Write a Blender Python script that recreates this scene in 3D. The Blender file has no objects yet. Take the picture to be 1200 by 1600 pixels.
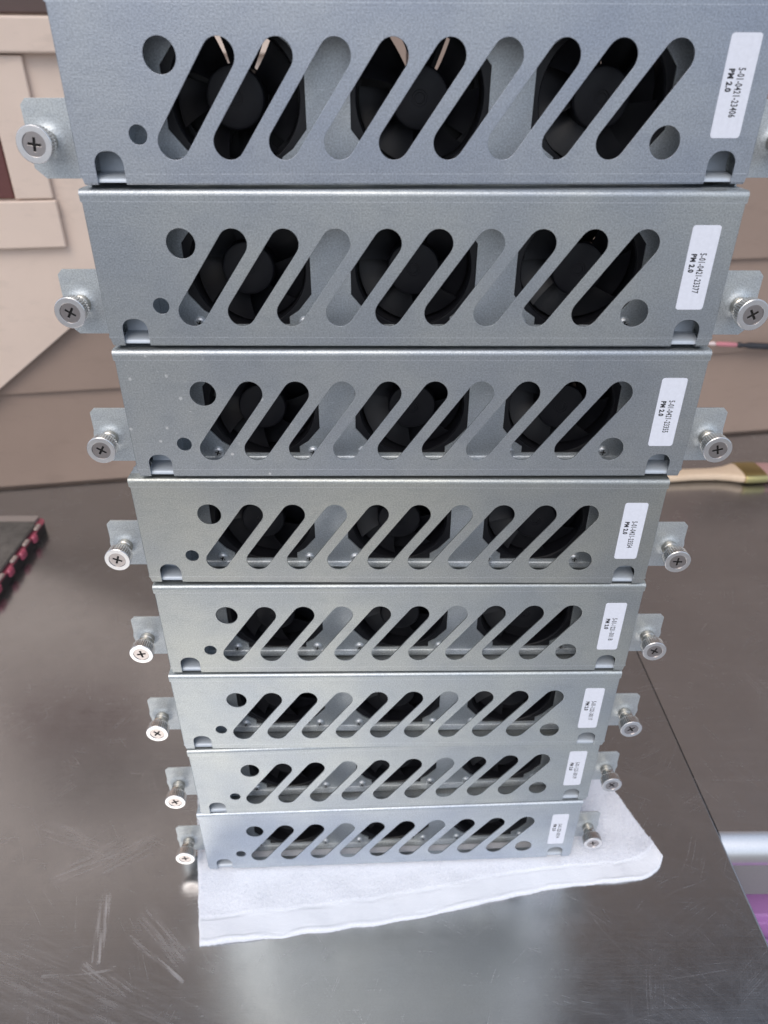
import bpy, bmesh, math, random
from mathutils import Vector, Matrix
R = math.radians
S = 0.001                                   # everything below is written in millimetres
random.seed(7)
C = bpy.context.scene.collection
sc = bpy.context.scene

# ------------------------------------------------------------------ camera
PITCH, YAW, ROLL = -0.5582, 0.0125, 0.0030
cp, sp, cy, sy = math.cos(PITCH), math.sin(PITCH), math.cos(YAW), math.sin(YAW)
fw = Vector((sy*cp, cy*cp, sp)); rt = Vector((cy, -sy, 0)); up = rt.cross(fw)
r2 = math.cos(ROLL)*rt + math.sin(ROLL)*up; u2 = -math.sin(ROLL)*rt + math.cos(ROLL)*up
cam = bpy.data.cameras.new('camera'); camo = bpy.data.objects.new('camera', cam); C.objects.link(camo)
M = Matrix((r2, u2, -fw)).transposed().to_4x4(); M.translation = Vector((190.15, -477.27, 779.3))*S
camo.matrix_world = M
cam.sensor_fit = 'VERTICAL'; cam.sensor_height = 9.8; cam.sensor_width = 7.35
cam.lens = 1109/1600*9.8
cam.clip_start = 0.01; cam.clip_end = 100
cam.dof.use_dof = True; cam.dof.focus_distance = 0.57; cam.dof.aperture_fstop = 1.9
sc.camera = camo

# ------------------------------------------------------------------ daylight
SUN_EL, SUN_AZ = 52, 200                    # azimuth clockwise from +Y: behind the camera, a little to the left
w = bpy.data.worlds.new('World'); sc.world = w; w.use_nodes = True
nt = w.node_tree; bg = nt.nodes['Background']
sky = nt.nodes.new('ShaderNodeTexSky'); sky.sky_type = 'NISHITA'; sky.sun_disc = False
sky.sun_elevation = R(SUN_EL); sky.sun_rotation = R(SUN_AZ); sky.air_density = 1.0; sky.dust_density = 4.0; sky.ozone_density = 1.0
cl = nt.nodes.new('ShaderNodeMix'); cl.data_type = 'RGBA'; cl.inputs[0].default_value = .55; cl.inputs[7].default_value = (4.7, 5.4, 6.5, 1)   # thin even cloud over the blue
nt.links.new(sky.outputs[0], cl.inputs[6]); nt.links.new(cl.outputs[2], bg.inputs[0]); bg.inputs[1].default_value = 0.10
sl = bpy.data.lights.new('sun', 'SUN'); sl.energy = 0.6; sl.angle = R(35); sl.color = (1, .95, .88)
so = bpy.data.objects.new('sun', sl); C.objects.link(so)
a = R(SUN_AZ); d = Vector((math.sin(a)*math.cos(R(SUN_EL)), math.cos(a)*math.cos(R(SUN_EL)), math.sin(R(SUN_EL))))
so.rotation_euler = d.to_track_quat('Z', 'Y').to_euler()
sc.view_settings.view_transform = 'Standard'; sc.view_settings.look = 'None'
sc.view_settings.exposure = 0.75; sc.view_settings.gamma = 1

# ------------------------------------------------------------------ materials
class NT:
    def __init__(s, name):
        s.m = bpy.data.materials.new(name); s.m.use_nodes = True; s.t = s.m.node_tree
        s.b = s.t.nodes['Principled BSDF']; s.tc = s.n('TexCoord')
    def n(s, typ, **kw):
        nd = s.t.nodes.new('ShaderNode'+typ)
        for k, v in kw.items():
            if k in ('operation', 'blend_type', 'data_type', 'feature', 'noise_dimensions', 'wave_type', 'bands_direction', 'distance', 'normalize'): setattr(nd, k, v)
            else: nd.inputs[k].default_value = v
        return nd
    def l(s, a, b): s.t.links.new(a, b)
    def mapping(s, scale=(1,1,1), rot=(0,0,0), out='Object', loc=(0,0,0)):
        mp = s.n('Mapping'); mp.inputs['Scale'].default_value = scale; mp.inputs['Rotation'].default_value = rot; mp.inputs['Location'].default_value = loc
        s.l(s.tc.outputs[out], mp.inputs[0]); return mp.outputs[0]
    def noise(s, vec, scale, detail=4, rough=.55):
        nd = s.n('TexNoise', Scale=scale, Detail=detail, Roughness=rough); s.l(vec, nd.inputs['Vector']); return nd.outputs['Fac']
    def ramp(s, fac, stops):
        r = s.n('ValToRGB'); e = r.color_ramp.elements
        while len(e) < len(stops): e.new(.5)
        for el, (p, c) in zip(e, stops):
            el.position = p; el.color = (c, c, c, 1) if not hasattr(c, '__len__') else tuple(c)+(1,)
        s.l(fac, r.inputs[0]); return r.outputs[0]
    def mix(s, fac, a, b, mode='MIX'):
        m = s.n('Mix'); m.data_type = 'RGBA'; m.blend_type = mode
        for v, i in ((fac, 0), (a, 6), (b, 7)):
            if hasattr(v, 'links'): s.l(v, m.inputs[i])
            else: m.inputs[i].default_value = v if i == 0 else tuple(v)+(1,)
        return m.outputs[2]
    def math(s, op, a, b=0., c=None):
        m = s.n('Math', operation=op)
        for v, i in ((a, 0), (b, 1), (c, 2)):
            if v is None: continue
            if hasattr(v, 'links'): s.l(v, m.inputs[i])
            else: m.inputs[i].default_value = v
        return m.outputs[0]
    def bump(s, h, strength, dist):
        b = s.n('Bump', Strength=strength, Distance=dist); s.l(h, b.inputs['Height']); s.l(b.outputs[0], s.b.inputs['Normal'])
    def set(s, **kw):
        for k, v in kw.items():
            k = {'col': 'Base Color', 'rough': 'Roughness', 'metal': 'Metallic'}.get(k, k)
            if hasattr(v, 'links'): s.l(v, s.b.inputs[k])
            else: s.b.inputs[k].default_value = tuple(v)+(1,) if hasattr(v, '__len__') and len(v) == 3 else v
        return s.m

def plain(name, col, rough=.5, metal=0., **kw):
    n = NT(name); v = n.mapping(); nz = n.noise(v, 400, 3)
    c = n.mix(nz, tuple(x*.9 for x in col), tuple(min(1, x*1.08) for x in col))
    return n.set(col=c, rough=rough, metal=metal, **kw)

def steel(name, tint, dust=0.0, seed=0., rough=.40, crease=False):
    """zinc coated sheet: fine grain, faint spangle, short scratches along the sheet, scored bend lines"""
    n = NT(name); v = n.mapping(loc=(seed, seed*.7, seed*.3))
    fine = n.noise(v, 1500, 2, .6); mid = n.noise(v, 300, 3, .6); big = n.noise(v, 14, 3, .5)
    st = n.noise(n.mapping((5, 120, 120), loc=(seed, 0, seed)), 6, 4, .75)
    sm = n.noise(n.mapping((1, 1, 1), loc=(seed*2, 3, 1)), 25, 4, .6)
    scr = n.ramp(st, [(0, 0), (.64, 0), (.74, 1)])
    scr = n.math('MULTIPLY', scr, n.ramp(sm, [(0, 0), (.5, 0), (.62, 1)]))
    c = n.mix(fine, tuple(x*.88 for x in tint), tuple(min(1, x*1.1) for x in tint))
    c = n.mix(n.math('MULTIPLY', n.ramp(big, [(.35, 0), (.65, 1)]), .8), c, (tint[0]*1.22, tint[1]*1.18, tint[2]*1.08))
    smu = n.ramp(n.noise(n.mapping((1, 1, 2.2), loc=(seed, 5, seed)), 42, 6, .72), [(0, 0), (.5, 0), (.68, 1)])
    c = n.mix(n.math('MULTIPLY', smu, .35), c, tuple(x*.80 for x in tint))
    c = n.mix(n.math('MULTIPLY', scr, .75), c, (.86, .88, .92))
    met = .88 if crease else .72
    sz = n.n('SeparateXYZ'); n.l(n.tc.outputs['Object'], sz.inputs[0])
    for zz in ((.0932, .0062) if crease else ()):      # scored bend lines
        ln = n.math('LESS_THAN', n.math('ABSOLUTE', n.math('SUBTRACT', sz.outputs[2], zz)), .00028)
        c = n.mix(n.math('MULTIPLY', ln, n.math('MULTIPLY', mid, .5)), c, (.85, .88, .92))
    if dust:
        vo = n.n('TexVoronoi', Scale=150.); vo.inputs['Randomness'].default_value = 1; n.l(v, vo.inputs['Vector'])
        msk = n.ramp(vo.outputs['Distance'], [(0, 1), (.13, 1), (.24, 0)])
        cr = n.n('SeparateColor'); n.l(vo.outputs['Color'], cr.inputs[0])
        pick = n.ramp(cr.outputs[0], [(0, 0), (.70, 0), (.74, 1)])
        sx = n.n('SeparateXYZ'); n.l(n.tc.outputs['Object'], sx.inputs[0])
        area = n.ramp(sx.outputs[0], [(0, 1), (.001, 1), (.01, 0)])   # left half of the panel
        area = n.math('MULTIPLY', n.math('LESS_THAN', sx.outputs[0], -.085), n.math('GREATER_THAN', n.noise(v, 16, 2), .40))
        sp = n.math('MULTIPLY', n.math('MULTIPLY', msk, pick), area)
        c = n.mix(n.math('MULTIPLY', sp, .7), c, (.85, .85, .84))
    ro = n.math('ADD', n.math('MULTIPLY', mid, .16), rough-.08)
    gr = n.ramp(n.noise(v, 900, 2, .7), [(.36, 0), (.64, 1)])
    c = n.mix(gr, n.mix(1., c, (.84,.84,.84), 'MULTIPLY'), n.mix(1., c, (1.16,1.16,1.16), 'MULTIPLY'))
    n.bump(n.math('ADD', n.math('MULTIPLY', gr, .9), n.math('MULTIPLY', mid, .4)), .34, .00014)
    return n.set(col=c, rough=ro, metal=met)

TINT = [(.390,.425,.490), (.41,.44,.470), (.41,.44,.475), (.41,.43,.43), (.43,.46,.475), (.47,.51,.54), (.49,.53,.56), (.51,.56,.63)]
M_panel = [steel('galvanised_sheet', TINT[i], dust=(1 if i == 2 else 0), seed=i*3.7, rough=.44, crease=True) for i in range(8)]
M_steel = steel('galvanised_inner', (.52,.56,.60), seed=9, rough=.50)
M_tab = plain('dull_zinc', (.50,.55,.61), .5, .35)
M_edge = steel('galvanised_bend', (.66,.70,.75), seed=5, rough=.30)
M_black = plain('black_plastic', (.006,.006,.009), .48, **{'Specular IOR Level': .5})
M_hub = plain('black_hub', (.006,.006,.009), .5, **{'Specular IOR Level': .35})
M_nickel = plain('nickel_plate', (.74,.72,.70), .25, 1.)
M_nickel_face = plain('turned_nickel', (.86,.85,.85), .33, 1.)
M_core = plain('nickel_core', (.50,.46,.45), .28, 1.)
M_collar = plain('nickel_collar', (.55,.52,.47), .24, 1.)
M_recess = plain('recess_dark', (.03,.028,.027), .4, .6)
M_screw = plain('zinc_screw', (.72,.75,.78), .42, .75)
M_label = plain('label_paper', (.80,.82,.90), .55)
M_ink = plain('black_ink', (.02,.02,.025), .6)
M_drk = plain('label_ink', (.04,.04,.05), .6)

# brushed stainless table top; smears as (x0, y0, x1, y1, half width, strength) in metres
SMEARS = [(-.113, -.022, -.093, -.095, .005, .8), (-.121, -.020, -.100, -.093, .004, .45), (-.066, -.073, .004, -.118, .004, .7),
          (-.125, .02, -.09, .045, .035, .30), (-.052, -.050, -.006, -.093, .022, .35), (-.105, -.098, -.052, -.128, .010, .5),
          (-.15, -.108, -.07, -.104, .003, .5), (-.20, -.10, .0, -.17, .06, .22), (-.19, .055, -.12, .03, .03, .28), (-.17, .0, -.12, .025, .02, .35)]
def table_mat(name, base):
    n = NT(name); v = n.mapping()
    brush = n.noise(n.mapping((2.5, 260, 60), (0, 0, R(4))), 3, 5, .7)
    big = n.noise(v, 5, 4, .6); mott = n.noise(v, 40, 5, .65)
    # hairline scratches: thin dashes of stretched noise in many directions, slightly bowed, gated by broad masks
    wv = n.n('VectorMath', operation='ADD'); wn = n.n('TexNoise', Scale=3.5, Detail=2.); n.l(v, wn.inputs['Vector'])
    ws = n.n('VectorMath', operation='SCALE'); n.l(wn.outputs['Color'], ws.inputs[0]); ws.inputs['Scale'].default_value = .10
    n.l(v, wv.inputs[0]); n.l(ws.outputs[0], wv.inputs[1])
    tot = None
    for k, (ang, lx, wy) in enumerate(((22, 5, 900), (-35, 6, 1000), (70, 8, 1000), (-8, 4, 850), (-64, 7, 950), (48, 9, 1100))):
        mp = n.n('Mapping'); mp.inputs['Rotation'].default_value = (0, 0, R(ang)); mp.inputs['Location'].default_value = (k*5.3, k*2.1, 0); n.l(wv.outputs[0], mp.inputs[0])
        m2 = n.n('Mapping'); m2.inputs['Scale'].default_value = (lx, wy, 1); n.l(mp.outputs[0], m2.inputs[0])
        q = n.noise(m2.outputs[0], 1., 2, .5)
        ln = n.ramp(q, [(0, 0), (.60, 0), (.74, 1)])
        gate = n.ramp(n.noise(n.mapping(loc=(k*3., 1, 0)), 7+k, 3), [(0, .3), (.44, .3), (.62, 1)])
        ln = n.math('MULTIPLY', ln, gate)
        tot = ln if tot is None else n.math('MAXIMUM', tot, ln)
    # wiped smears and rubs at the near left of the table
    sx = n.n('SeparateXYZ'); n.l(wv.outputs[0], sx.inputs[0])
    PX, PY = n.math('SUBTRACT', sx.outputs[0], .05), n.math('SUBTRACT', sx.outputs[1], .05)
    smear = None
    for (x0, y0, x1, y1, wd, st_) in SMEARS:
        dx_, dy_ = x1-x0, y1-y0; L_ = math.hypot(dx_, dy_); ux, uy = dx_/L_, dy_/L_
        ax, ay = n.math('SUBTRACT', PX, x0), n.math('SUBTRACT', PY, y0)
        t_ = n.math('ADD', n.math('MULTIPLY', ax, ux), n.math('MULTIPLY', ay, uy))
        tc_ = n.math('MINIMUM', n.math('MAXIMUM', t_, 0.), L_)
        ex, ey = n.math('SUBTRACT', ax, n.math('MULTIPLY', tc_, ux)), n.math('SUBTRACT', ay, n.math('MULTIPLY', tc_, uy))
        dd = n.math('SQRT', n.math('ADD', n.math('MULTIPLY', ex, ex), n.math('MULTIPLY', ey, ey)))
        msk = n.ramp(n.math('DIVIDE', dd, wd), [(0, 1), (.4, .7), (1, 0)])
        mp = n.n('Mapping'); mp.inputs['Rotation'].default_value = (0, 0, -math.atan2(dy_, dx_)); n.l(v, mp.inputs[0])
        m2 = n.n('Mapping'); m2.inputs['Scale'].default_value = (14, 260, 1); n.l(mp.outputs[0], m2.inputs[0])
        q = n.ramp(n.noise(m2.outputs[0], 1., 4, .65), [(0, 0), (.42, .05), (.66, 1)])
        q = n.math('MULTIPLY', n.math('MULTIPLY', q, msk), st_)
        smear = q if smear is None else n.math('MAXIMUM', smear, q)
    c = n.mix(n.ramp(brush, [(.3, 0), (.7, 1)]), tuple(x*.93 for x in base), tuple(x*1.05 for x in base))
    c = n.mix(n.math('MULTIPLY', n.ramp(big, [(.35, 0), (.65, 1)]), .5), c, (base[0]*.84, base[1]*.83, base[2]*.83))
    gsp = n.noise(n.mapping((1, 2.2, 1), (0, 0, R(35))), 700, 2, .6)
    c = n.mix(gsp, n.mix(1., c, (.80,.80,.80), 'MULTIPLY'), n.mix(1., c, (1.2,1.2,1.2), 'MULTIPLY'))
    lift = n.math('MAXIMUM', n.math('MULTIPLY', tot, .20), n.math('MULTIPLY', smear, .85))
    c = n.mix(lift, c, (.80, .79, .80))
    ro = n.math('ADD', n.math('ADD', n.math('MULTIPLY', mott, .16), n.math('MULTIPLY', brush, .10)), .10)
    ro = n.math('ADD', ro, n.math('MULTIPLY', lift, .25))
    n.bump(n.math('ADD', brush, n.math('MULTIPLY', big, 6.)), .25, .00016)
    return n.set(col=c, rough=ro, metal=n.math('SUBTRACT', .97, n.math('MULTIPLY', lift, .5)))
M_table = table_mat('worn_stainless', (.435,.445,.455))
M_table2 = table_mat('worn_stainless_second', (.50,.51,.52))
M_nose = plain('polished_edge', (.86,.86,.87), .36, 1.)

def siding_mat(name, col, rough=.55):
    n = NT(name); v = n.mapping(); big = n.noise(v, 5, 4); g = n.noise(n.mapping((6, 60, 60)), 9, 5, .65); sp = n.noise(v, 130, 2)
    c = n.mix(n.ramp(big, [(.3, 0), (.7, 1)]), tuple(x*.93 for x in col), tuple(x*1.05 for x in col))
    dirt = n.ramp(n.noise(n.mapping((1, 1, 3), (0, R(15), 0)), 12, 6, .7), [(0, 0), (.55, 0), (.70, 1)])
    c = n.mix(n.math('MULTIPLY', dirt, .25), c, tuple(x*.62 for x in col))
    n.bump(n.math('ADD', g, n.math('MULTIPLY', sp, .4)), .3, .0006)
    return n.set(col=c, rough=rough)
M_siding = siding_mat('mauve_siding', (.315, .230, .185))
M_trim = siding_mat('pink_beige_trim', (.73, .585, .49))  # same shader as the siding, much lighter base colour
M_brown_and_shade = siding_mat('brown_paint_and_shade', (.10, .065, .058))  # brown woodwork, and shade painted into the topmost casing's colour
M_sash = siding_mat('oxide_sash_paint', (.13, .045, .04))

def towel_mat():
    n = NT('white_terry'); v = n.mapping(); a_ = n.noise(v, 900, 3, .7); b_ = n.noise(v, 160, 4)
    c = n.mix(n.ramp(a_, [(.35, 0), (.65, 1)]), (.78,.80,.87), (.93,.94,.98))
    n.bump(n.math('ADD', a_, n.math('MULTIPLY', b_, .6)), .8, .0009)
    return n.set(col=c, rough=.95)
M_towel = towel_mat()
def band_mat():
    n = NT('woven_hem'); wv = n.n('TexWave', Scale=1.); wv.bands_direction = 'Y'; n.l(n.mapping((1, 26, 1), out='UV'), wv.inputs['Vector'])
    f = n.noise(n.mapping(), 1200, 2); c = n.mix(wv.outputs['Fac'], (.80,.82,.88), (.92,.93,.97))
    n.bump(n.math('ADD', wv.outputs['Fac'], f), .5, .0004); return n.set(col=c, rough=.9)
M_band = band_mat()

# ------------------------------------------------------------------ helpers
def tag(o, label=None, cat=None, group=None, kind=None):
    for k, v in (('label', label), ('category', cat), ('group', group), ('kind', kind)):
        if v: o[k] = v
    return o
def empty(name, loc=(0,0,0), rz=0., **kw):
    o = bpy.data.objects.new(name, None); C.objects.link(o); o.empty_display_size = .02
    o.location = Vector(loc)*S; o.rotation_euler = (0, 0, rz); return tag(o, **kw)
def link(name, me, mat, parent=None, smooth=None, loc=None):
    if mat is not None and not me.materials: me.materials.append(mat)
    if smooth is not None:
        me.polygons.foreach_set('use_smooth', [True]*len(me.polygons))
        if smooth: me.set_sharp_from_angle(angle=R(smooth))
    o = bpy.data.objects.new(name, me); C.objects.link(o); o.parent = parent
    if loc: o.location = Vector(loc)*S
    return o
def mesh(name, V, F):
    me = bpy.data.meshes.new(name); me.from_pydata([tuple(c*S for c in v) for v in V], [], F); me.update(); return me
def fixn(me):
    bm = bmesh.new(); bm.from_mesh(me); bmesh.ops.recalc_face_normals(bm, faces=bm.faces); bm.to_mesh(me); bm.free(); return me
class MB:
    def __init__(s): s.V = []; s.F = []
    def add(s, V, F):
        k = len(s.V); s.V += [tuple(v) for v in V]; s.F += [tuple(i+k for i in f) for f in F]; return s
    def box(s, x0, x1, y0, y1, z0, z1):
        return s.add([(x0,y0,z0),(x1,y0,z0),(x1,y1,z0),(x0,y1,z0),(x0,y0,z1),(x1,y0,z1),(x1,y1,z1),(x0,y1,z1)],
                     [(0,3,2,1),(4,5,6,7),(0,1,5,4),(1,2,6,5),(2,3,7,6),(3,0,4,7)])
    def lathe(s, prof, n=32, axis='Y', c=(0,0,0), ripple=None, cap=True):
        """prof: (radius, position along axis) pairs; axis Y"""
        V = []; F = []
        for j, (r, t) in enumerate(prof):
            for i in range(n):
                a = 2*math.pi*i/n; rr = r*(1-(ripple if (ripple and j in RIP and i % 3 == 0) else 0))
                p = (rr*math.cos(a), t, rr*math.sin(a)) if axis == 'Y' else (rr*math.cos(a), rr*math.sin(a), t)
                V.append((p[0]+c[0], p[1]+c[1], p[2]+c[2]))
        for j in range(len(prof)-1):
            for i in range(n):
                k = (i+1) % n; F.append((j*n+i, j*n+k, (j+1)*n+k, (j+1)*n+i))
        if cap: F.append(tuple(range(n))); F.append(tuple((len(prof)-1)*n+i for i in reversed(range(n))))
        return s.add(V, F)
    def extrude_x(s, prof, x0, x1):
        """closed profile in (y, z) run along x"""
        n = len(prof); V = [(x0,y,z) for y, z in prof]+[(x1,y,z) for y, z in prof]
        F = [(i, (i+1) % n, n+(i+1) % n, n+i) for i in range(n)]+[tuple(range(n)), tuple(n+i for i in reversed(range(n)))]
        return s.add(V, F)
    def extrude_z(s, poly, z0, z1):
        n = len(poly); V = [(x,y,z0) for x, y in poly]+[(x,y,z1) for x, y in poly]
        F = [(i, (i+1) % n, n+(i+1) % n, n+i) for i in range(n)]+[tuple(range(n)), tuple(n+i for i in reversed(range(n)))]
        return s.add(V, F)
    def me(s, name): return fixn(mesh(name, s.V, s.F))
    def build(s, name, mat, parent=None, smooth=None, loc=None): return link(name, s.me(name), mat, parent, smooth, loc)
RIP = ()

def circle(cx, cz, r, n=40, ph=0.): return [(cx+r*math.cos(2*math.pi*i/n+ph), cz+r*math.sin(2*math.pi*i/n+ph)) for i in range(n)]
def slot(x0, z0, x1, z1, r, n=14):
    a = math.atan2(z1-z0, x1-x0); P = []
    for i in range(n+1): t = a-math.pi/2+math.pi*i/n; P.append((x1+r*math.cos(t), z1+r*math.sin(t)))
    for i in range(n+1): t = a+math.pi/2+math.pi*i/n; P.append((x0+r*math.cos(t), z0+r*math.sin(t)))
    return P
def sheet(name, outer, holes, y0, t, bevel=.12, plane='XZ'):
    """flat sheet in the XZ plane (front at y0, thickness t) with holes"""
    cu = bpy.data.curves.new(name, 'CURVE'); cu.dimensions = '2D'; cu.fill_mode = 'BOTH'; cu.extrude = (t/2-bevel)*S; cu.bevel_depth = bevel*S; cu.bevel_resolution = 1
    cu.offset = -bevel*S
    for P in [outer]+holes:
        sp_ = cu.splines.new('POLY'); sp_.points.add(len(P)-1); sp_.use_cyclic_u = True
        for p, q in zip(sp_.points, P): p.co = (q[0]*S, q[1]*S, 0, 1)
    o = bpy.data.objects.new('tmp', cu); C.objects.link(o)
    dg = bpy.context.evaluated_depsgraph_get(); me = bpy.data.meshes.new_from_object(o.evaluated_get(dg)); me.name = name
    bpy.data.objects.remove(o); bpy.data.curves.remove(cu)
    for v in me.vertices:
        x, y, z = v.co
        v.co = (x, (y0+t/2)*S-z, y) if plane == 'XZ' else (x, y, y0*S+t/2*S+z)
    me.materials.clear(); bm = bmesh.new(); bm.from_mesh(me); bmesh.ops.remove_doubles(bm, verts=bm.verts, dist=1e-7); bmesh.ops.recalc_face_normals(bm, faces=bm.faces); bm.to_mesh(me); bm.free()
    return me
def join(name, *mes):
    bm = bmesh.new()
    for m in mes: bm.from_mesh(m)
    me = bpy.data.meshes.new(name); bm.to_mesh(me); bm.free(); return me
def bend(prof_c, t, x0, x1):
    """sheet of thickness t following centre-line prof_c (y,z), run along x"""
    L = []; Rr = []
    for i, (y, z) in enumerate(prof_c):
        a = prof_c[max(i-1, 0)]; b = prof_c[min(i+1, len(prof_c)-1)]
        dx, dz = b[0]-a[0], b[1]-a[1]; q = math.hypot(dx, dz); nx, nz = -dz/q*t/2, dx/q*t/2
        L.append((y+nx, z+nz)); Rr.append((y-nx, z-nz))
    return MB().extrude_x(L+Rr[::-1], x0, x1)
def text_mesh(body, size, sx=1., bold=0.):
    cu = bpy.data.curves.new('t', 'FONT'); cu.body = body; cu.size = size*S; cu.align_x = 'LEFT'; cu.offset = bold*S; cu.space_character = 1.12
    cu.resolution_u = 3
    o = bpy.data.objects.new('t', cu); C.objects.link(o); dg = bpy.context.evaluated_depsgraph_get()
    me = bpy.data.meshes.new_from_object(o.evaluated_get(dg)); bpy.data.objects.remove(o); bpy.data.curves.remove(cu)
    for v in me.vertices: v.co.x *= sx
    me.materials.clear(); return me

# ------------------------------------------------------------------ fan tray
W, H, T = 420., 100.2, 1.2
XO = -W/2
def X(x): return x+XO
def arch(x0, x1, z1, r):                     # bottom notch walked right to left
    P = [(x1, 0)]
    for i in range(9): a = math.pi/2*i/8; P.append((x1-r+r*math.cos(a), z1-r+r*math.sin(a)))
    for i in range(9): a = math.pi/2+math.pi/2*i/8; P.append((x0+r+r*math.cos(a), z1-r+r*math.sin(a)))
    P.append((x0, 0)); return P
RB = 3.2
def front_face():
    zt, zb = H-RB, 1.0
    L = arch(X(11.2), X(28.6), 19, 7.6); Rn = arch(X(W-28.6), X(W-11.2), 19, 7.6)
    fl = lambda P: [(x, max(z, zb)) for x, z in P]
    out = [(X(.2), zt), (X(.2), H-7), (X(1.6), H-8), (X(1.6), 7.5), (X(.9), 7), (X(.9), 5.4), (X(1.8), 4.8), (X(2.6), zb)]
    out += fl(L[::-1]) + fl(Rn[::-1])
    out += [(X(W-2.6), zb), (X(W-1.8), 4.8), (X(W-.9), 5.4), (X(W-.9), 7), (X(W-1.6), 7.5), (X(W-1.6), H-8), (X(W-.2), H-7), (X(W-.2), zt)]
    holes = [circle(X(59.6), 68.1, 9.42), circle(X(61+9*33.4), 23.5, 9.42), circle(X(40.4), 27.8, 5.5, 28)]
    for i in range(9): holes.append(slot(X(61+33.4*i), 23.5, X(59.6+33.4*(i+1)), 68.1, 9.42))
    return sheet('front_panel', out, holes, 0, T, .16)
ARC = lambda cy_, cz_, r, a0, a1, n=6: [(cy_+r*math.cos(a0+(a1-a0)*i/n), cz_+r*math.sin(a0+(a1-a0)*i/n)) for i in range(n+1)]

OC, OSP, ZC, YP = 96.6, 114.9, 46.3, 24.5
def fan_plate():
    zb, zt, t = 5.5, 97, 1.5
    out = [(X(-3), zt), (X(-3), 52), (X(-8), 46.1), (X(-32), 46.1), (X(-35.5), 42.5), (X(-35.5), 7), (X(-29), .9), (X(3), .9), (X(3), zb)]
    Rr = [(-x, z) for x, z in out][::-1]
    out = out+Rr
    holes = []
    for i in range(3):
        c = X(OC+OSP*i); q = [(43.5, 17.2), (34, 28.5), (27, 33.2), (27, 38.6)]
        P = [(c+x, ZC+z) for x, z in q]+[(c-x, ZC+z) for x, z in q[::-1]]+[(c-x, ZC-z) for x, z in q]+[(c+x, ZC-z) for x, z in q[::-1]]
        holes.append(P)
        for sx_ in (-1, 1): pass
    me = sheet('fan_plate', out, holes, YP, t, .12)
    lip = bend([(YP+.75, zb+.6), (YP+.6, zb-.6), (YP-.4, zb-1.8), (YP-1.8, zb-2.3), (YP-5.5, zb-2.4)], 1.2, X(4), X(W-4)).me('lip')
    cones = MB()
    for cx_ in (-22.8, W+22.8):
        cones.lathe([(13.8, YP+.3), (13.4, YP-.01), (12.2, YP-.06), (10.8, YP-.2), (9.4, YP-.5), (8.2, YP-.95), (7.2, YP-1.5), (6.2, YP-1.9), (5.2, YP-2.0)], 40, c=(X(cx_), 0, 22.5), cap=False)
    return join('fan_plate', me, lip, cones.me('c'))

def cross_poly(c, l, w_, ang):
    P = [(w_,l),(w_,w_),(l,w_),(l,-w_),(w_,-w_),(w_,-l),(-w_,-l),(-w_,-w_),(-l,-w_),(-l,w_),(-w_,w_),(-w_,l)]
    ca, sa = math.cos(ang), math.sin(ang)
    return [(c[0]+x*ca-z*sa, c[1]+x*sa+z*ca) for x, z in P]

def build_screw_meshes():
    # pan head screw with phillips recess, head top at y=-2.4, seat at y=0, centred on origin
    top = sheet('s', circle(0, 0, 2.6, 24), [cross_poly((0,0), 1.9, .45, .6)], -2.5, .5, .08)
    side = MB().lathe([(2.5,-2.3),(3.3,-1.9),(3.9,-1.2),(4.1,-.5),(4.1,.2)], 28, cap=False)
    pan = join('screw', top, side.me('x'))
    rec = MB().lathe([(2.4,-1.7),(2.4,-1.4)], 20).me('recess')
    return pan, rec
def add_screw(parent, x, y, z, rot=0.):
    o = link('screw', PAN, M_screw, parent, None, (x, y, z)); o.rotation_euler = (0, rot, 0)
    return o

def blade_mesh(CH=1.07):
    V = []; F = []; nr, nc = 6, 5
    for side in (0, 1):
        for i in range(nr+1):
            r = 17.0+(38.2-17.0)*i/nr; f = i/nr
            for j in range(nc+1):
                g = j/nc; a = (-.33-.22*f)+CH*(1+.06*f)*g+ .30*f
                y = 6.5+(16-3.0*f)*(1-g)*.9+ 2.0*math.sin(g*math.pi) + side*1.1
                V.append((r*math.cos(a), y, r*math.sin(a)))
    n1 = (nr+1)*(nc+1)
    for s_ in (0, 1):
        for i in range(nr):
            for j in range(nc):
                k = s_*n1+i*(nc+1)+j; F.append((k, k+1, k+nc+2, k+nc+1))
    for i in range(nr):
        for j in (0, nc): k = i*(nc+1)+j; F.append((k, k+nc+1, k+nc+1+n1, k+n1))
    for j in range(nc):
        for i in (0, nr): k = i*(nc+1)+j; F.append((k, k+1, k+1+n1, k+n1))
    return fixn(mesh('blade', V, F))
def fan_frame_mesh():
    sq = 45.8; ch = 4
    O = [(sq,sq-ch),(sq-ch,sq),(-sq+ch,sq),(-sq,sq-ch),(-sq,-sq+ch),(-sq+ch,-sq),(sq-ch,-sq),(sq,-sq+ch)]
    a_ = sheet('a', O, [circle(0,0,40.3,56)], 0, 3.2, .3); b_ = sheet('b', O, [circle(0,0,37.2,56)], 22, 3.2, .3)
    tube = MB().lathe([(40.6,.3),(39.6,2),(39.4,12),(40.4,24.8)], 56, cap=False).me('t')
    outer = MB().lathe([(43.6,2),(43.2,12),(43.6,23)], 56, cap=False).me('o')
    m = MB()                                  # motor base and struts at the back
    m.lathe([(19,21.5),(19,24.8)], 32)
    for k in range(4):
        a = math.pi/4+k*math.pi/2+.35; ca, sa = math.cos(a), math.sin(a); V = []
        for r, wd in ((18, 3), (40.5, 2.2)):
            for y in (21.8, 24.8):
                for s_ in (-1, 1): V.append((r*ca-s_*wd*sa, y, r*sa+s_*wd*ca))
        m.add(V, [(0,1,3,2),(4,6,7,5),(0,4,5,1),(2,3,7,6),(0,2,6,4),(1,5,7,3)])
    return join('fan', a_, b_, tube, outer, m.me('m'))

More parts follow.
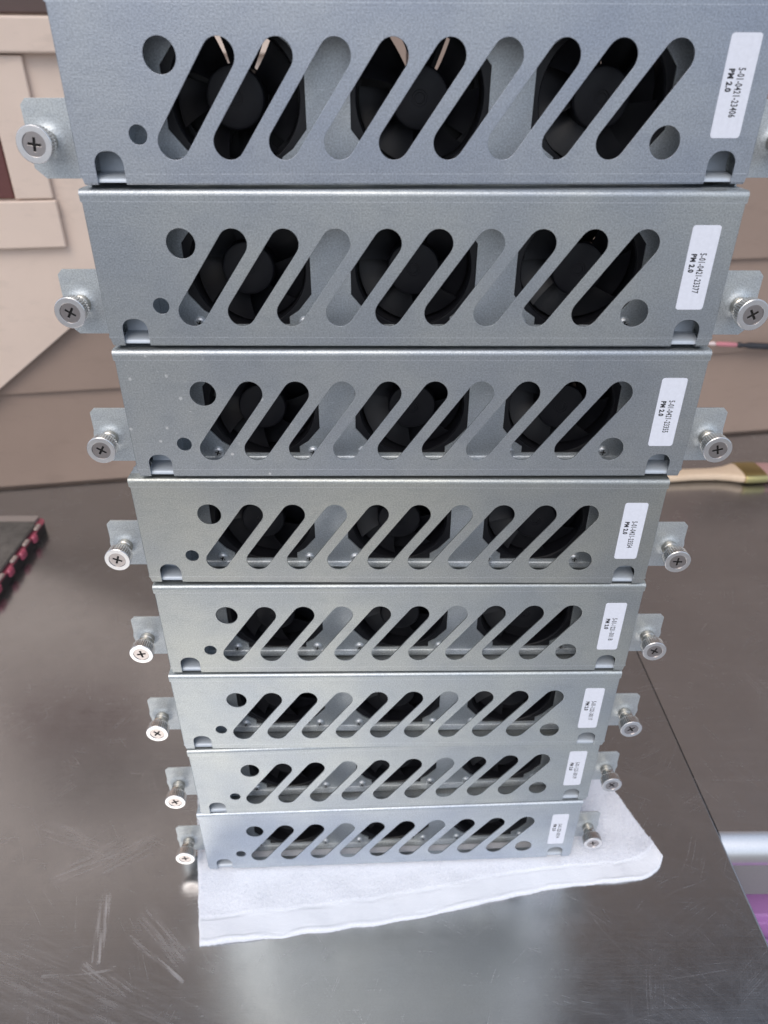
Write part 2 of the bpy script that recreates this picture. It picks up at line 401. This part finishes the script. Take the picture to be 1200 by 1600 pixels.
def setup_front(me):
    for p in me.polygons: p.use_smooth = abs(p.normal.y) < .9999 and p.area < 3e-4
    me.set_sharp_from_angle(angle=R(25))
    m_ = bmesh.new(); m_.from_mesh(me)
    for e in m_.edges:                        # keep the flat face's own normals out of the rounded rims
        if any(abs(f.normal.y) > .9999 for f in e.link_faces): e.smooth = False
    m_.to_mesh(me); m_.free()
FACE = front_face()
topbend = bend([(.6, H-RB-.05)]+[(3.2+2.6*math.cos(a), H-3.2+2.6*math.sin(a)) for a in [math.pi-math.pi/2*i/6 for i in range(7)]]+[(9.5, H-.6)], 1.2, X(.1), X(W-.1)).me('tb')
def front_panel():
    bot = [bend([(.6, 1.05), (.75, .75), (1.1, .6), (2., .55), (12.5, .55)], 1.1, x0, x1).me('b') for x0, x1 in ((X(2.8), X(11.2)), (X(28.6), X(W-28.6)), (X(W-11.2), X(W-2.8)))]
    sides = MB()
    for sgn in (-1, 1):                       # rolled vertical corners going back
        P = [(W/2-1.7, .3), (W/2-1.0, .9), (W/2-.7, 1.8), (W/2-.7, 9.), (W/2-1.9, 9.), (W/2-1.9, 2.)]
        sides.extrude_z([(sgn*x, y) for x, y in P], 4.9, H-8)
    return join('front_panel', FACE, topbend, *bot, sides.me('s'))
FRONT = front_panel(); PLATE = fan_plate(); PAN, REC = build_screw_meshes(); BLADE = blade_mesh(); BLADE2 = blade_mesh(.72); FRAME = fan_frame_mesh()
for me_, ang in ((PAN, 30), (BLADE, 40), (BLADE2, 40), (FRAME, 30), (PLATE, 35)):
    me_.polygons.foreach_set('use_smooth', [True]*len(me_.polygons)); setup_front(me_)
setup_front(FRONT)
HUB = MB().lathe([(3.0, 1.6), (3.2, 1.1), (4.6, 1.1), (4.8, .6), (15.5, .6), (17.2, 1.2), (18.1, 2.6), (18.3, 20)], 48).me('hub')
HUBR = None
COVER = MB().box(X(.1), X(W-.1), 9.55, 120, H-1.2, H-.02).me('top_cover')
def side_wall(sgn):
    m = MB(); x = sgn*(W/2-3.2); m.box(x-.6, x+.6, 9.05, YP-.05, -2.2, H-1.25); m.box(x-.6, x+.6, YP+1.55, 120, -2.2, H-1.25)
    # inner tab seen through the corner notch
    return m.me('side_wall')
def tab_mesh(sgn):
    m = MB(); xs = [sgn*(W/2-9), sgn*(W/2-31)]; x0, x1 = min(xs), max(xs)
    m.extrude_x([(1.7,1.3),(1.9,2.6),(2.8,3.6),(4.5,4.3),(8,5.0),(12,5.6),(16,6.0),(16.7,7.2),(16.7,36),(17.7,36),(17.7,6.4),(16.5,5.2),(12,4.7),(8,4.1),(4.8,3.4),(3.2,2.6),(2.7,1.3)], x0, x1)
    return m.me('corner_tab')
def guide_mesh(sgn):                         # upright inside the corner, carries the small cross screw
    m = MB(); x = sgn*(W/2-31.5); m.box(x-.45, x+.45, 3, YP-.1, 1.3, 34); return m.me('inner_bracket')
KNURL_N = 102
def thumb():
    global RIP
    RIP = (3, 4)
    # head: flat ring face at y=.9, knurled side, tapering back to the collar
    h = MB().lathe([(6.6,.9),(9.6,.9),(10.0,1.3),(10.0,1.7),(9.5,10.2),(8.2,11.2),(5.6,11.4)], KNURL_N, ripple=.13, cap=False)
    h.lathe([(6.6,.9),(6.4,1.8)], KNURL_N, cap=False)
    RIP = ()
    face = sheet('f', circle(0,0,9.65,60), [circle(0,0,6.5,40)], .72, .6, .12)
    head = join('thumb_screw', h.me('h'))
    collar = MB().lathe([(5.6,11.3),(6.3,11.6),(6.5,12.2),(6.5,15.5),(6.1,16.2),(5.5,16.6),(5.5,18),(6.2,18.6),(6.2,22.4),(5,22.8)], 40).me('collar')
    core = join('driver_face', sheet('c', circle(0,0,6.4,36), [cross_poly((0,0), 3.7, .75, .35)], 1.3, .7, .15), MB().lathe([(4.6,2.6),(4.6,3.)], 20).me('q'))
    rec = MB().lathe([(4.4,2.3),(4.4,2.55)], 20).me('recess')
    return head, face, collar, core, rec
TH = thumb()
for me_ in TH: me_.polygons.foreach_set('use_smooth', [True]*len(me_.polygons)); me_.set_sharp_from_angle(angle=R(22))
for me_, m_ in ((COVER, M_steel), (PLATE, M_steel), (PAN, M_screw), (REC, M_recess), (BLADE, M_black), (BLADE2, M_black), (FRAME, M_black), (HUB, M_hub)): me_.materials.append(m_)
HUB.polygons.foreach_set('use_smooth', [True]*len(HUB.polygons)); HUB.set_sharp_from_angle(angle=R(25))
STK = sheet('sticker', (lambda x0,x1,z0,z1,r: [(x1-r+r*math.cos(a), z0+r+r*math.sin(a)) for a in [(-90+i*15)*math.pi/180 for i in range(7)]]
      +[(x1-r+r*math.cos(a), z1-r+r*math.sin(a)) for a in [(i*15)*math.pi/180 for i in range(7)]]
      +[(x0+r+r*math.cos(a), z1-r+r*math.sin(a)) for a in [(90+i*15)*math.pi/180 for i in range(7)]]
      +[(x0+r+r*math.cos(a), z0+r+r*math.sin(a)) for a in [(180+i*15)*math.pi/180 for i in range(7)]])(X(388.8), X(407.2), 26.1, 80.1, 2.0), [], -.16, .14, .02)
STK.materials.append(M_label)

def make_tray():
    t = empty('fan_tray')
    link('front_panel', FRONT.copy(), M_panel[0], t)
    link('top_cover', COVER, None, t)
    link('fan_plate', PLATE, None, t)
    MB().box(X(4), X(W-4), 58, 59.5, -2, 60).build('rear_sight_blocker', M_black, t)  # added plate, keeps the bright wall from showing through lower blade gaps
    for s_ in (-1, 1):
        link('side_wall', side_wall(s_), M_steel, t); link('corner_tab', tab_mesh(s_), M_tab, t, 40)
        link('inner_bracket', guide_mesh(s_), M_steel, t)
        sc_ = link('screw', PAN, None, t, None, (s_*(W/2-30.8)*1., 14, 15)); sc_.rotation_euler = (0, 0, s_*math.pi/2*1.0 if s_ > 0 else -math.pi/2); 
        sc_.rotation_euler = (0, 0, R(-90) if s_ < 0 else R(90)); sc_.location = Vector((s_*(W/2-31.), 6.6, 14.5))*S; sc_.scale = (.75, .9, .75)
        link('recess', REC, None, sc_)
        h = link('thumb_screw', TH[0], M_nickel, t, None, (s_*(W/2+22.8), -.6, 22.5)); h.scale = (1.07, 1, 1.07); ang = random.uniform(0, 1.5); h.rotation_euler = (0, ang, 0)
        link('face_ring', TH[1], M_nickel_face, h); link('collar', TH[2], M_collar, h); link('driver_face', TH[3], M_core, h); link('recess', TH[4], M_recess, h)
    for i in range(3):
        f = link('fan', FRAME, None, t, None, (X(OC+OSP*i), YP+1.6, ZC))
        link('hub', HUB, None, f)
        a0 = (0.5, 1.25, .9)[i]
        for k in range(7):
            b = link('blade', BLADE, None, f); b.rotation_euler = (0, a0+k*2*math.pi/7, 0)
    for i in range(3):
        for sx_ in (-1, 1):
            for sz_ in (-1, 1):
                s1 = add_screw(t, X(OC+OSP*i)+sx_*37.6, YP-.05, ZC+sz_*37.4, random.uniform(0, 1.5))
                s1.scale = (1.15, 1, 1.15); link('recess', REC, None, s1)
    link('sticker', STK, None, t)
    return t
def copy_tree(o, parent=None):
    c = o.copy(); C.objects.link(c); c.parent = parent
    for ch in list(o.children): copy_tree(ch, c)
    return c

NUM = ['5-01-0421-23406', '5-01-0421-23377', '5-01-0421-23355', '5-01-0421-23554', '5-01-1221-30118', '5-01-1221-30117', '5-01-1221-30119', '5-01-1221-30114']
POSE = [(7.195,9.709,.0195),(4.607,3.844,-.009),(5.973,1.624,-.0039),(-2.56,.371,-.0125),(0,0,0),(-2.184,-1.05,.0029),(.225,4.332,.0349),(-4.49,4.046,.0297)]
LAB = ['topmost steel fan tray, cut off by the upper edge of the photo',
       'second steel fan tray from the top, its lower right corner beside the black rod',
       'third steel fan tray from the top with pale dust specks on its left half',
       'fourth steel fan tray from the top, slightly greenish grey front, level with the red-clipped case',
       'fifth steel fan tray from the top, just below the slightly greenish one',
       'sixth steel fan tray from the top, third lowest in the stack above the towel',
       'second lowest steel fan tray, set slightly askew under the tray above it',
       'lowest steel fan tray, resting directly on the white towel']
PITCHZ = 102.5
base = make_tray()
trays = [base]+[copy_tree(base) for _ in range(7)]
for i, t in enumerate(trays):
    dx, dy, rz = POSE[i]
    t.location = Vector((W/2+dx, dy, (7-i)*PITCHZ))*S; t.rotation_euler = (0, 0, rz)
    tag(t, LAB[i], 'fan tray', 'steel fan trays stacked on the towel')
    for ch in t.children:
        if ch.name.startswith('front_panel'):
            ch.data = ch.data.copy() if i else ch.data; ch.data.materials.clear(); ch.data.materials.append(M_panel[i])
        if ch.name.startswith('fan') and not ch.name.startswith('fan_'):
            ch.rotation_euler = (0, 0, 0)
            spin = random.uniform(0, .9) if i else 0
            for b in ch.children:
                if b.name.startswith('blade') and i == 0 and abs(ch.location.x) < .13 and ch.location.x < .02: b.data = BLADE2
                if b.name.startswith('blade'): b.rotation_euler = (0, b.rotation_euler[1]+spin, 0)
        if ch.name.startswith('thumb_screw') and i:
            ch.rotation_euler = (random.uniform(-.02, .02), random.uniform(0, 1.57), random.uniform(-.02, .02)); ch.location.y += random.uniform(-1.0, .8)*S
        if ch.name.startswith('sticker'):
            stk = ch
    # lettering runs down the sticker, tops of the letters to the right
    for body, size, sxx, px, pz, bold in ((NUM[i], 5.9, .56, 397.4, 63.0, .12), ('PM 2.0', 4.8, .80, 391.8, 62.5, .24)):
        me = text_mesh(body, size, sxx, bold)
        for v in me.vertices:
            x, y, z = v.co; v.co = (X(px)*S+y, -.21*S, pz*S-x)
        bm = bmesh.new(); bm.from_mesh(me)
        for f in bm.faces:
            if f.normal.y > 0: f.normal_flip()
        bm.to_mesh(me); bm.free(); me.name = 'printed_text'
        link('printed_text', me, M_ink, stk)

# smudge on the sixth tray is part of its own sheet material

# ------------------------------------------------------------------ towel
def towel():
    # outline control (x, y): front edge, left edge, right edge
    def front(u):  # u 0..1 from left corner to right corner
        P = [(2,-83),(105,-73),(211,-60),(300,-43),(378,-27),(440,-20),(490,-15),(513,-6),(523,8)]
        f = u*(len(P)-1); i = min(int(f), len(P)-2); g = f-i; a, b = P[i], P[i+1]
        p0 = P[max(i-1,0)]; p3 = P[min(i+2,len(P)-1)]
        h = lambda k: .5*((2*a[k])+(-p0[k]+b[k])*g+(2*p0[k]-5*a[k]+4*b[k]-p3[k])*g*g+(-p0[k]+3*a[k]-3*b[k]+p3[k])*g**3)
        return h(0), h(1)
    def back(u): return -48+u*(478+48), 150+6*math.sin(u*5)
    NU, NV = 330, 170; V = []
    from mathutils import noise
    def FW(x, y, v):                          # the loose front edge and right corner ripple a little
        k_ = math.exp(-v*225/26)+ (max(0, (x-425)/90) if x > 425 else 0)
        return k_*(1.1+1.5*noise.noise(Vector((x*.021, y*.02, 3)))+.8*noise.noise(Vector((x*.055, y*.04, 8))))*1.25
    for j in range(NV+1):
        v = j/NV; vv = v
        for i in range(NU+1):
            u = i/NU; a = front(u); b = back(u)
            s_ = u*(1-u)*4
            x = a[0]+(b[0]-a[0])*vv+ (3.0*math.sin(v*6+1) if u < .02 else 0)*0; y = a[1]+(b[1]-a[1])*vv
            x += (10*vv*(1-vv))*(u-.5)*1.2
            x += 1.2*noise.noise(Vector((x*.06, y*.06, 2))); y += (1.6*noise.noise(Vector((x*.04, 1, 2)))+.6*noise.noise(Vector((x*.3, 1, 2))))*(1-v)
            e = min(u*500, (1-u)*500, v*220, (1-v)*220)          # mm to the rim
            th = 2.6*min(1, (max(e, 0)/1.8))**.5
            under = max(0, min(1, (y+8)/14))*max(0, min(1, (y-140)/-10)) * max(0, min(1, (x+8)/10))*max(0, min(1, (428-x)/10))
            n_ = noise.noise(Vector((x*.9, y*.9, 0)))*.45+noise.noise(Vector((x*.35, y*.35, 4)))*.35+noise.noise(Vector((x*.03, y*.03, 9)))*2.3
            band = 1 if 4 < v*225 < 25 else 0; gro = 1 if 25 <= v*225 < 28 else 0
            hem = 1 if e < 5 else 0
            th += (n_*.35 if band else n_)*(1-.8*under)*min(1, e/3)+ .15*hem - .4*band - .7*gro + FW(x, y, v)
            th = min(th, 3.72) if under > .05 else th
            lift = 0
            if u > .93: lift = 3.*((u-.93)/.07)*(1-abs(v-.05)) * math.exp(-v*8)
            V.append((x, y, -5.95+th+lift))
    F = []; mats = []
    for j in range(NV):
        for i in range(NU):
            k = j*(NU+1)+i; F.append((k, k+1, k+NU+2, k+NU+1)); v = (j+.5)/NV*225; mats.append(1 if 4 < v < 28 else 0)
    # underside
    n0 = len(V); V += [(x, y, -5.97) for x, y, z in V]
    ring = [i for i in range(NU+1)]+[j*(NU+1)+NU for j in range(1, NV+1)]+[NV*(NU+1)+i for i in range(NU-1, -1, -1)]+[j*(NU+1) for j in range(NV-1, 0, -1)]
    for a, b in zip(ring, ring[1:]+ring[:1]): F.append((a, n0+a, n0+b, b)); mats.append(0)
    me = mesh('towel', V, F); uvl = me.uv_layers.new(name='UVMap')
    for lp in me.loops:
        k_ = lp.vertex_index % n0; uvl.data[lp.index].uv = ((k_ % (NU+1))/NU, (k_//(NU+1))/NV*2.25)
    me.materials.append(M_towel); me.materials.append(M_band)
    me.polygons.foreach_set('material_index', mats); me.polygons.foreach_set('use_smooth', [True]*len(F))
    o = bpy.data.objects.new('towel', me); C.objects.link(o)
    tag(o, 'white terry towel spread on the steel table under the tray stack', 'towel')
    # terry pile: short loops, too many to count
    bmV = []; bmF = []; rnd = random.Random(3)
    for _ in range(42000):
        u = rnd.random(); v = rnd.random()
        if v*225 < 28: continue
        i = min(int(u*NU), NU-1); j = min(int(v*NV), NV-1); x, y, z = V[j*(NU+1)+i]
        if 8 < x < 415 and y > 6: continue
        x += rnd.uniform(-.8, .8); y += rnd.uniform(-.8, .8)
        a = rnd.uniform(0, 6.28); h = rnd.uniform(.7, 1.5); lx, ly = math.cos(a)*.28, math.sin(a)*.28; tx, ty = rnd.uniform(-.8,.8), rnd.uniform(-.8,.8)
        k = len(bmV); bmV += [(x-lx,y-ly,z-.2),(x+lx,y+ly,z-.2),(x+tx+lx*.7,y+ty+ly*.7,z+h),(x+tx-lx*.7,y+ty-ly*.7,z+h)]; bmF.append((k,k+1,k+2,k+3))
    p = link('terry_pile', mesh('terry_pile', bmV, bmF), M_towel, o); p['kind'] = 'stuff'
towel()

# ------------------------------------------------------------------ tables
ZT = -6.0
th = MB()
tb = empty('steel_table', (0, 0, -900)); tag(tb, 'long stainless steel table with scratches and wiped smears, carrying the towel and the tray stack', 'table')
def wall_y(x): return 892+.155*(x+642)
top = MB().extrude_z([(-1500, -700), (598, -700), (604.1, -697), (604.1, wall_y(603)-14), (-1500, wall_y(-1500)-14)], ZT-38, ZT).me('table_top')
o = link('table_top', top, M_table, tb, None, (0, 0, 900))
bv = o.modifiers.new('b', 'BEVEL'); bv.width = .0025; bv.segments = 3
for x, y in ((-1420, -620), (540, -620), (-1420, 640), (540, 900)):
    MB().lathe([(20, 5), (20, 850)], 24, 'Z').build('leg', M_nose, tb, 40, (x, y, 0))
t2 = empty('steel_side_table', (1100, 500, -900)); tag(t2, 'second stainless table on the right with a rounded bright front edge', 'table')
prof = []
yA = 44.; zA = ZT-1.2
prof = [(y, z) for y, z in ARC(yA, zA-24, 24, math.pi/2, math.pi*1.5, 20)]
nose = MB().extrude_x(prof+[(yA+1, zA-48), (yA+1, zA)], 605, 2200)
o = nose.build('bullnose_edge', M_nose, t2, 40, (-1100, -500, 900))
MB().extrude_z([(605, yA+1), (2200, yA+1), (2200, wall_y(2200)-14), (605, wall_y(605)-14)], ZT-40, zA).build('table_top', M_table2, t2, None, (-1100, -500, 900))
MB().box(606, 2200, yA-21.5, yA-18.5, -104, -36).build('apron', plain('dull_steel', (.30,.29,.30), .6, .3), t2, None, (-1100, -500, 900))
for x, y in ((660, 90), (2140, 90), (660, 1000), (2140, 1200)):
    MB().lathe([(20, 0), (20, 855)], 24, 'Z').build('leg', M_nose, t2, 40, (x-1100, y-500, 0))

# purple ribbed bin standing low under the edge of the second table
M_purple = plain('purple_plastic', (.44, .22, .50), .42)
pb = empty('purple_bin', (1000, 0, -900)); tag(pb, 'purple plastic storage bin with a ribbed lid, low under the table corner at the right', 'storage bin')
P = []; y = 130.; zt_ = -170.
P.append((y, zt_-6))
while y > -30:
    P += [(y, zt_), (y-34, zt_), (y-38, zt_-12), (y-60, zt_-12)]; y -= 64
P += [(y, zt_-12), (y, zt_-40), (130, zt_-40)]
lidm = MB().extrude_x(P, 640, 1300).build('ribbed_lid', M_purple, pb, None, (-1000, 0, 900))
bv = lidm.modifiers.new('b', 'BEVEL'); bv.width = .002; bv.segments = 2
MB().extrude_z([(655,-45),(1285,-45),(1285,115),(655,115)], 0, 690).build('bin_body', M_purple, pb, None, (-1000, 0, 0))

# ground
n = NT('concrete_ground'); nz = n.noise(n.mapping(), 3, 6); M_ground = n.set(col=n.mix(nz, (.20,.19,.185), (.30,.29,.28)), rough=.9)
g = MB().box(-40000, 40000, -40000, 40000, -905, -900).build('ground', M_ground); tag(g, 'grey concrete ground', None, None, 'structure')

# ------------------------------------------------------------------ house wall
hw = empty('house_wall', (-642, 892, -900), math.atan(.155)); tag(hw, 'mauve-brown clapboard house wall behind the tables, with pink-beige trim at left', 'wall')
CW = math.cos(math.atan(.155))
def wu(x): return (x+642)/CW                 # world x on the wall -> distance along the wall
z = -900+1.; k = 0
courses = [-415-207*i for i in range(3)][::-1]+[-208, -3, 209, 424, 640, 850, 1060, 1270, 1480, 1690, 1900, 2110, 2320, 2530, 2740, 2950]
for za, zb_ in zip(courses, courses[1:]+[3160]):
    off = 900 if k % 2 else 640
    for u0, u1 in ((-1700, off), (off+2, 3300)):
        if u0 < -1700: continue
        m = MB(); pr = [(-13, za+1.5), (-14.5, za+4), (-14.5, za+8), (-3.5, zb_+14), (0, zb_+14), (0, za)]
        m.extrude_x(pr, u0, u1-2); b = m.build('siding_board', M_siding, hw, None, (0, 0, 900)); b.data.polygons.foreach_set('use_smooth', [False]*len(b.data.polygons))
        md = b.modifiers.new('b', 'BEVEL'); md.width = .0015; md.segments = 2
    k += 1
MB().box(-1700, 3300, 1, 90, -899, 3170).build('wall_core', M_brown_and_shade, hw, None, (0, 0, 900))
MB().box(-1800, 3400, -420, 95, 3171, 3230).build('eave', M_brown_and_shade, hw, None, (0, 0, 900))
def wpoly(name, pts, y0, y1, mat, bev=2.):
    """polygon on the wall (world x, z), from depth y0 to y1 in front of the wall plane"""
    q = [(wu(x), z) for x, z in pts]; n_ = len(q)
    V = [(x, -y1, z) for x, z in q]+[(x, -y0, z) for x, z in q]
    F = [(i, (i+1) % n_, n_+(i+1) % n_, n_+i) for i in range(n_)]+[tuple(range(n_)), tuple(n_+i for i in reversed(range(n_)))]
    o = MB().add(V, F).build(name, mat, hw, None, (0, 0, 900)); md = o.modifiers.new('b', 'BEVEL'); md.width = bev*S; md.segments = 3; return o
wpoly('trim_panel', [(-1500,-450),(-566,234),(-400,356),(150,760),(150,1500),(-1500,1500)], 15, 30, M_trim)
wpoly('casing_and_shade_board', [(-800,500),(-383,500),(-383,580),(-800,580)], 30.5, 44, M_trim, 3)
wpoly('casing_and_shade_board', [(-450,582),(-387,582),(-387,797),(-450,797)], 30.5, 41, M_trim, 3)
wpoly('casing_and_shade_board', [(-800,799),(100,799),(100,849),(-800,849)], 30.5, 50, M_trim, 4)
wpoly('casing_and_shade_board', [(-800,852),(100,852),(100,1100),(-800,1100)], 30.5, 38, M_brown_and_shade, 3)  # dark board added for the overhang's shadow, shade put into its colour
wpoly('window_sash', [(-800,583),(-452,583),(-452,797),(-800,797)], 30.5, 36, M_sash, 3)

# ------------------------------------------------------------------ paint brush
pbw = empty('paint_brush', (960, 920, ZT), R(3)); tag(pbw, 'flat paint brush with pale wooden handle and brass ferrule lying on the table at right', 'paint brush')
def loft(secs, n=20):
    """secs: (x, half width y, half height z, centre z)"""
    V = []; F = []
    for x, a_, b_, cz in secs:
        for i in range(n):
            t = 2*math.pi*i/n; c_, s_ = math.cos(t), math.sin(t)
            e = .6; V.append((x, a_*abs(c_)**e*(1 if c_ > 0 else -1), cz+b_*abs(s_)**e*(1 if s_ > 0 else -1)))
    for j in range(len(secs)-1):
        for i in range(n): k = (i+1) % n; F.append((j*n+i, j*n+k, (j+1)*n+k, (j+1)*n+i))
    F += [tuple(range(n)), tuple((len(secs)-1)*n+i for i in reversed(range(n)))]
    return MB().add(V, F)
nw = NT('pale_wood'); gr = nw.noise(nw.mapping((3, 60, 60)), 6, 4); M_wood = nw.set(col=nw.mix(gr, (.62,.46,.32), (.78,.62,.46)), rough=.45)
M_brass = plain('brass', (.60,.50,.22), .3, 1.)
loft([(-175,8,6,8),(-165,15,8,9),(-120,20,9,10),(-60,17,9,11),(-10,18,9,11),(20,24,10,11),(40,33,11,12),(48,34,11,12)]).build('handle', M_wood, pbw, 60)
loft([(48.5,37,11.5,12.5),(52,38,12,12.5),(95,38,12,12.5),(98,37.5,11.5,12.5)]).build('ferrule', M_brass, pbw, 40)
loft([(98.5,36,10.5,12.5),(140,37,9,11),(165,36,4,7)]).build('bristles', plain('pinkish_bristle', (.45,.26,.24), .8), pbw, 40)

# ------------------------------------------------------------------ black rod with a pink tip, resting against the siding
rb = empty('rod', (1035, 1121, 236), math.atan(.155)); tag(rb, 'thin black rod with a clear pink tip against the clapboard wall at right', 'rod')
def rodpart(name, secs, mat): 
    m = MB(); V = []; F = []; n_ = 20
    for x, r in secs:
        for i in range(n_): t = 2*math.pi*i/n_; V.append((x, r*math.cos(t), r*math.sin(t)-.10*x))
    for j in range(len(secs)-1):
        for i in range(n_): k = (i+1) % n_; F.append((j*n_+i, j*n_+k, (j+1)*n_+k, (j+1)*n_+i))
    F += [tuple(range(n_)), tuple((len(secs)-1)*n_+i for i in reversed(range(n_)))]
    return MB().add(V, F).build(name, mat, rb, 40)
rodpart('black_shaft', [(-6,3.5),(0,6.5),(6,6.5),(8,4.5),(20,5.5),(26,7.5),(420,8)], plain('black_rubber', (.03,.03,.035), .35))
rodpart('pink_tip', [(-62,1.5),(-56,4.5),(-46,5.5),(-8,5.5),(-6.2,4)], plain('pink_plastic', (.58,.22,.25), .3))
rodpart('clear_cap', [(-82,1.5),(-78,4),(-64,5),(-62.3,4)], plain('clear_tip', (.75,.62,.60), .2))

# ------------------------------------------------------------------ clear topped case at left
M_clip = plain('clip_red', (.42,.08,.13), .35); M_latch = plain('latch_clear', (.38,.30,.27), .3)
cs = empty('tool_case', (-573, 596, ZT)); tag(cs, 'black case with smoky lid and red clips, lying on the table at left', 'case')
def rr(x0, x1, y0, y1, r):
    P = []
    for cx_, cy_, a0 in ((x1-r, y0+r, -90), (x1-r, y1-r, 0), (x0+r, y1-r, 90), (x0+r, y0+r, 180)):
        for i in range(7): t = R(a0+15*i); P.append((cx_+r*math.cos(t), cy_+r*math.sin(t)))
    return P
o = MB().extrude_z(rr(-220, 104, -128, 128, 14), 0, 20).build('case_base', plain('case_black', (.018,.018,.020), .4), cs, 40)
MB().extrude_z(rr(-221, 105, -129, 129, 15), 20.1, 23).build('rim', plain('case_rim', (.30,.07,.10), .35), cs, 40)
nl = NT('smoky_lid'); v_ = nl.noise(nl.mapping((1,1,1)), 60, 4); M_lid = nl.set(col=nl.mix(v_, (.045,.043,.04), (.16,.15,.14)), rough=.22)
lid = MB().extrude_z(rr(-214, 98, -122, 104, 12), 23.1, 32).build('lid', M_lid, cs, 40)
md = lid.modifiers.new('b', 'BEVEL'); md.width = .003; md.segments = 3
MB().extrude_z(rr(-214, 92, 106, 127, 5), 23.1, 30).build('hinge_strip', plain('hinge_plastic', (.28,.24,.22), .4), cs, 40)
for y, hh in ((-95, 12), (-41, 9), (12, 10), (65, 8)):
    MB().extrude_z(rr(100, 110, y-hh, y+hh, 4.5), 9, 25).build('clip', M_clip, cs, 40).modifiers.new('b', 'BEVEL').width = .003
    MB().extrude_z(rr(97, 106, y+16, y+37, 4), 23.1, 28).build('latch', M_latch, cs, 40).modifiers.new('b', 'BEVEL').width = .002
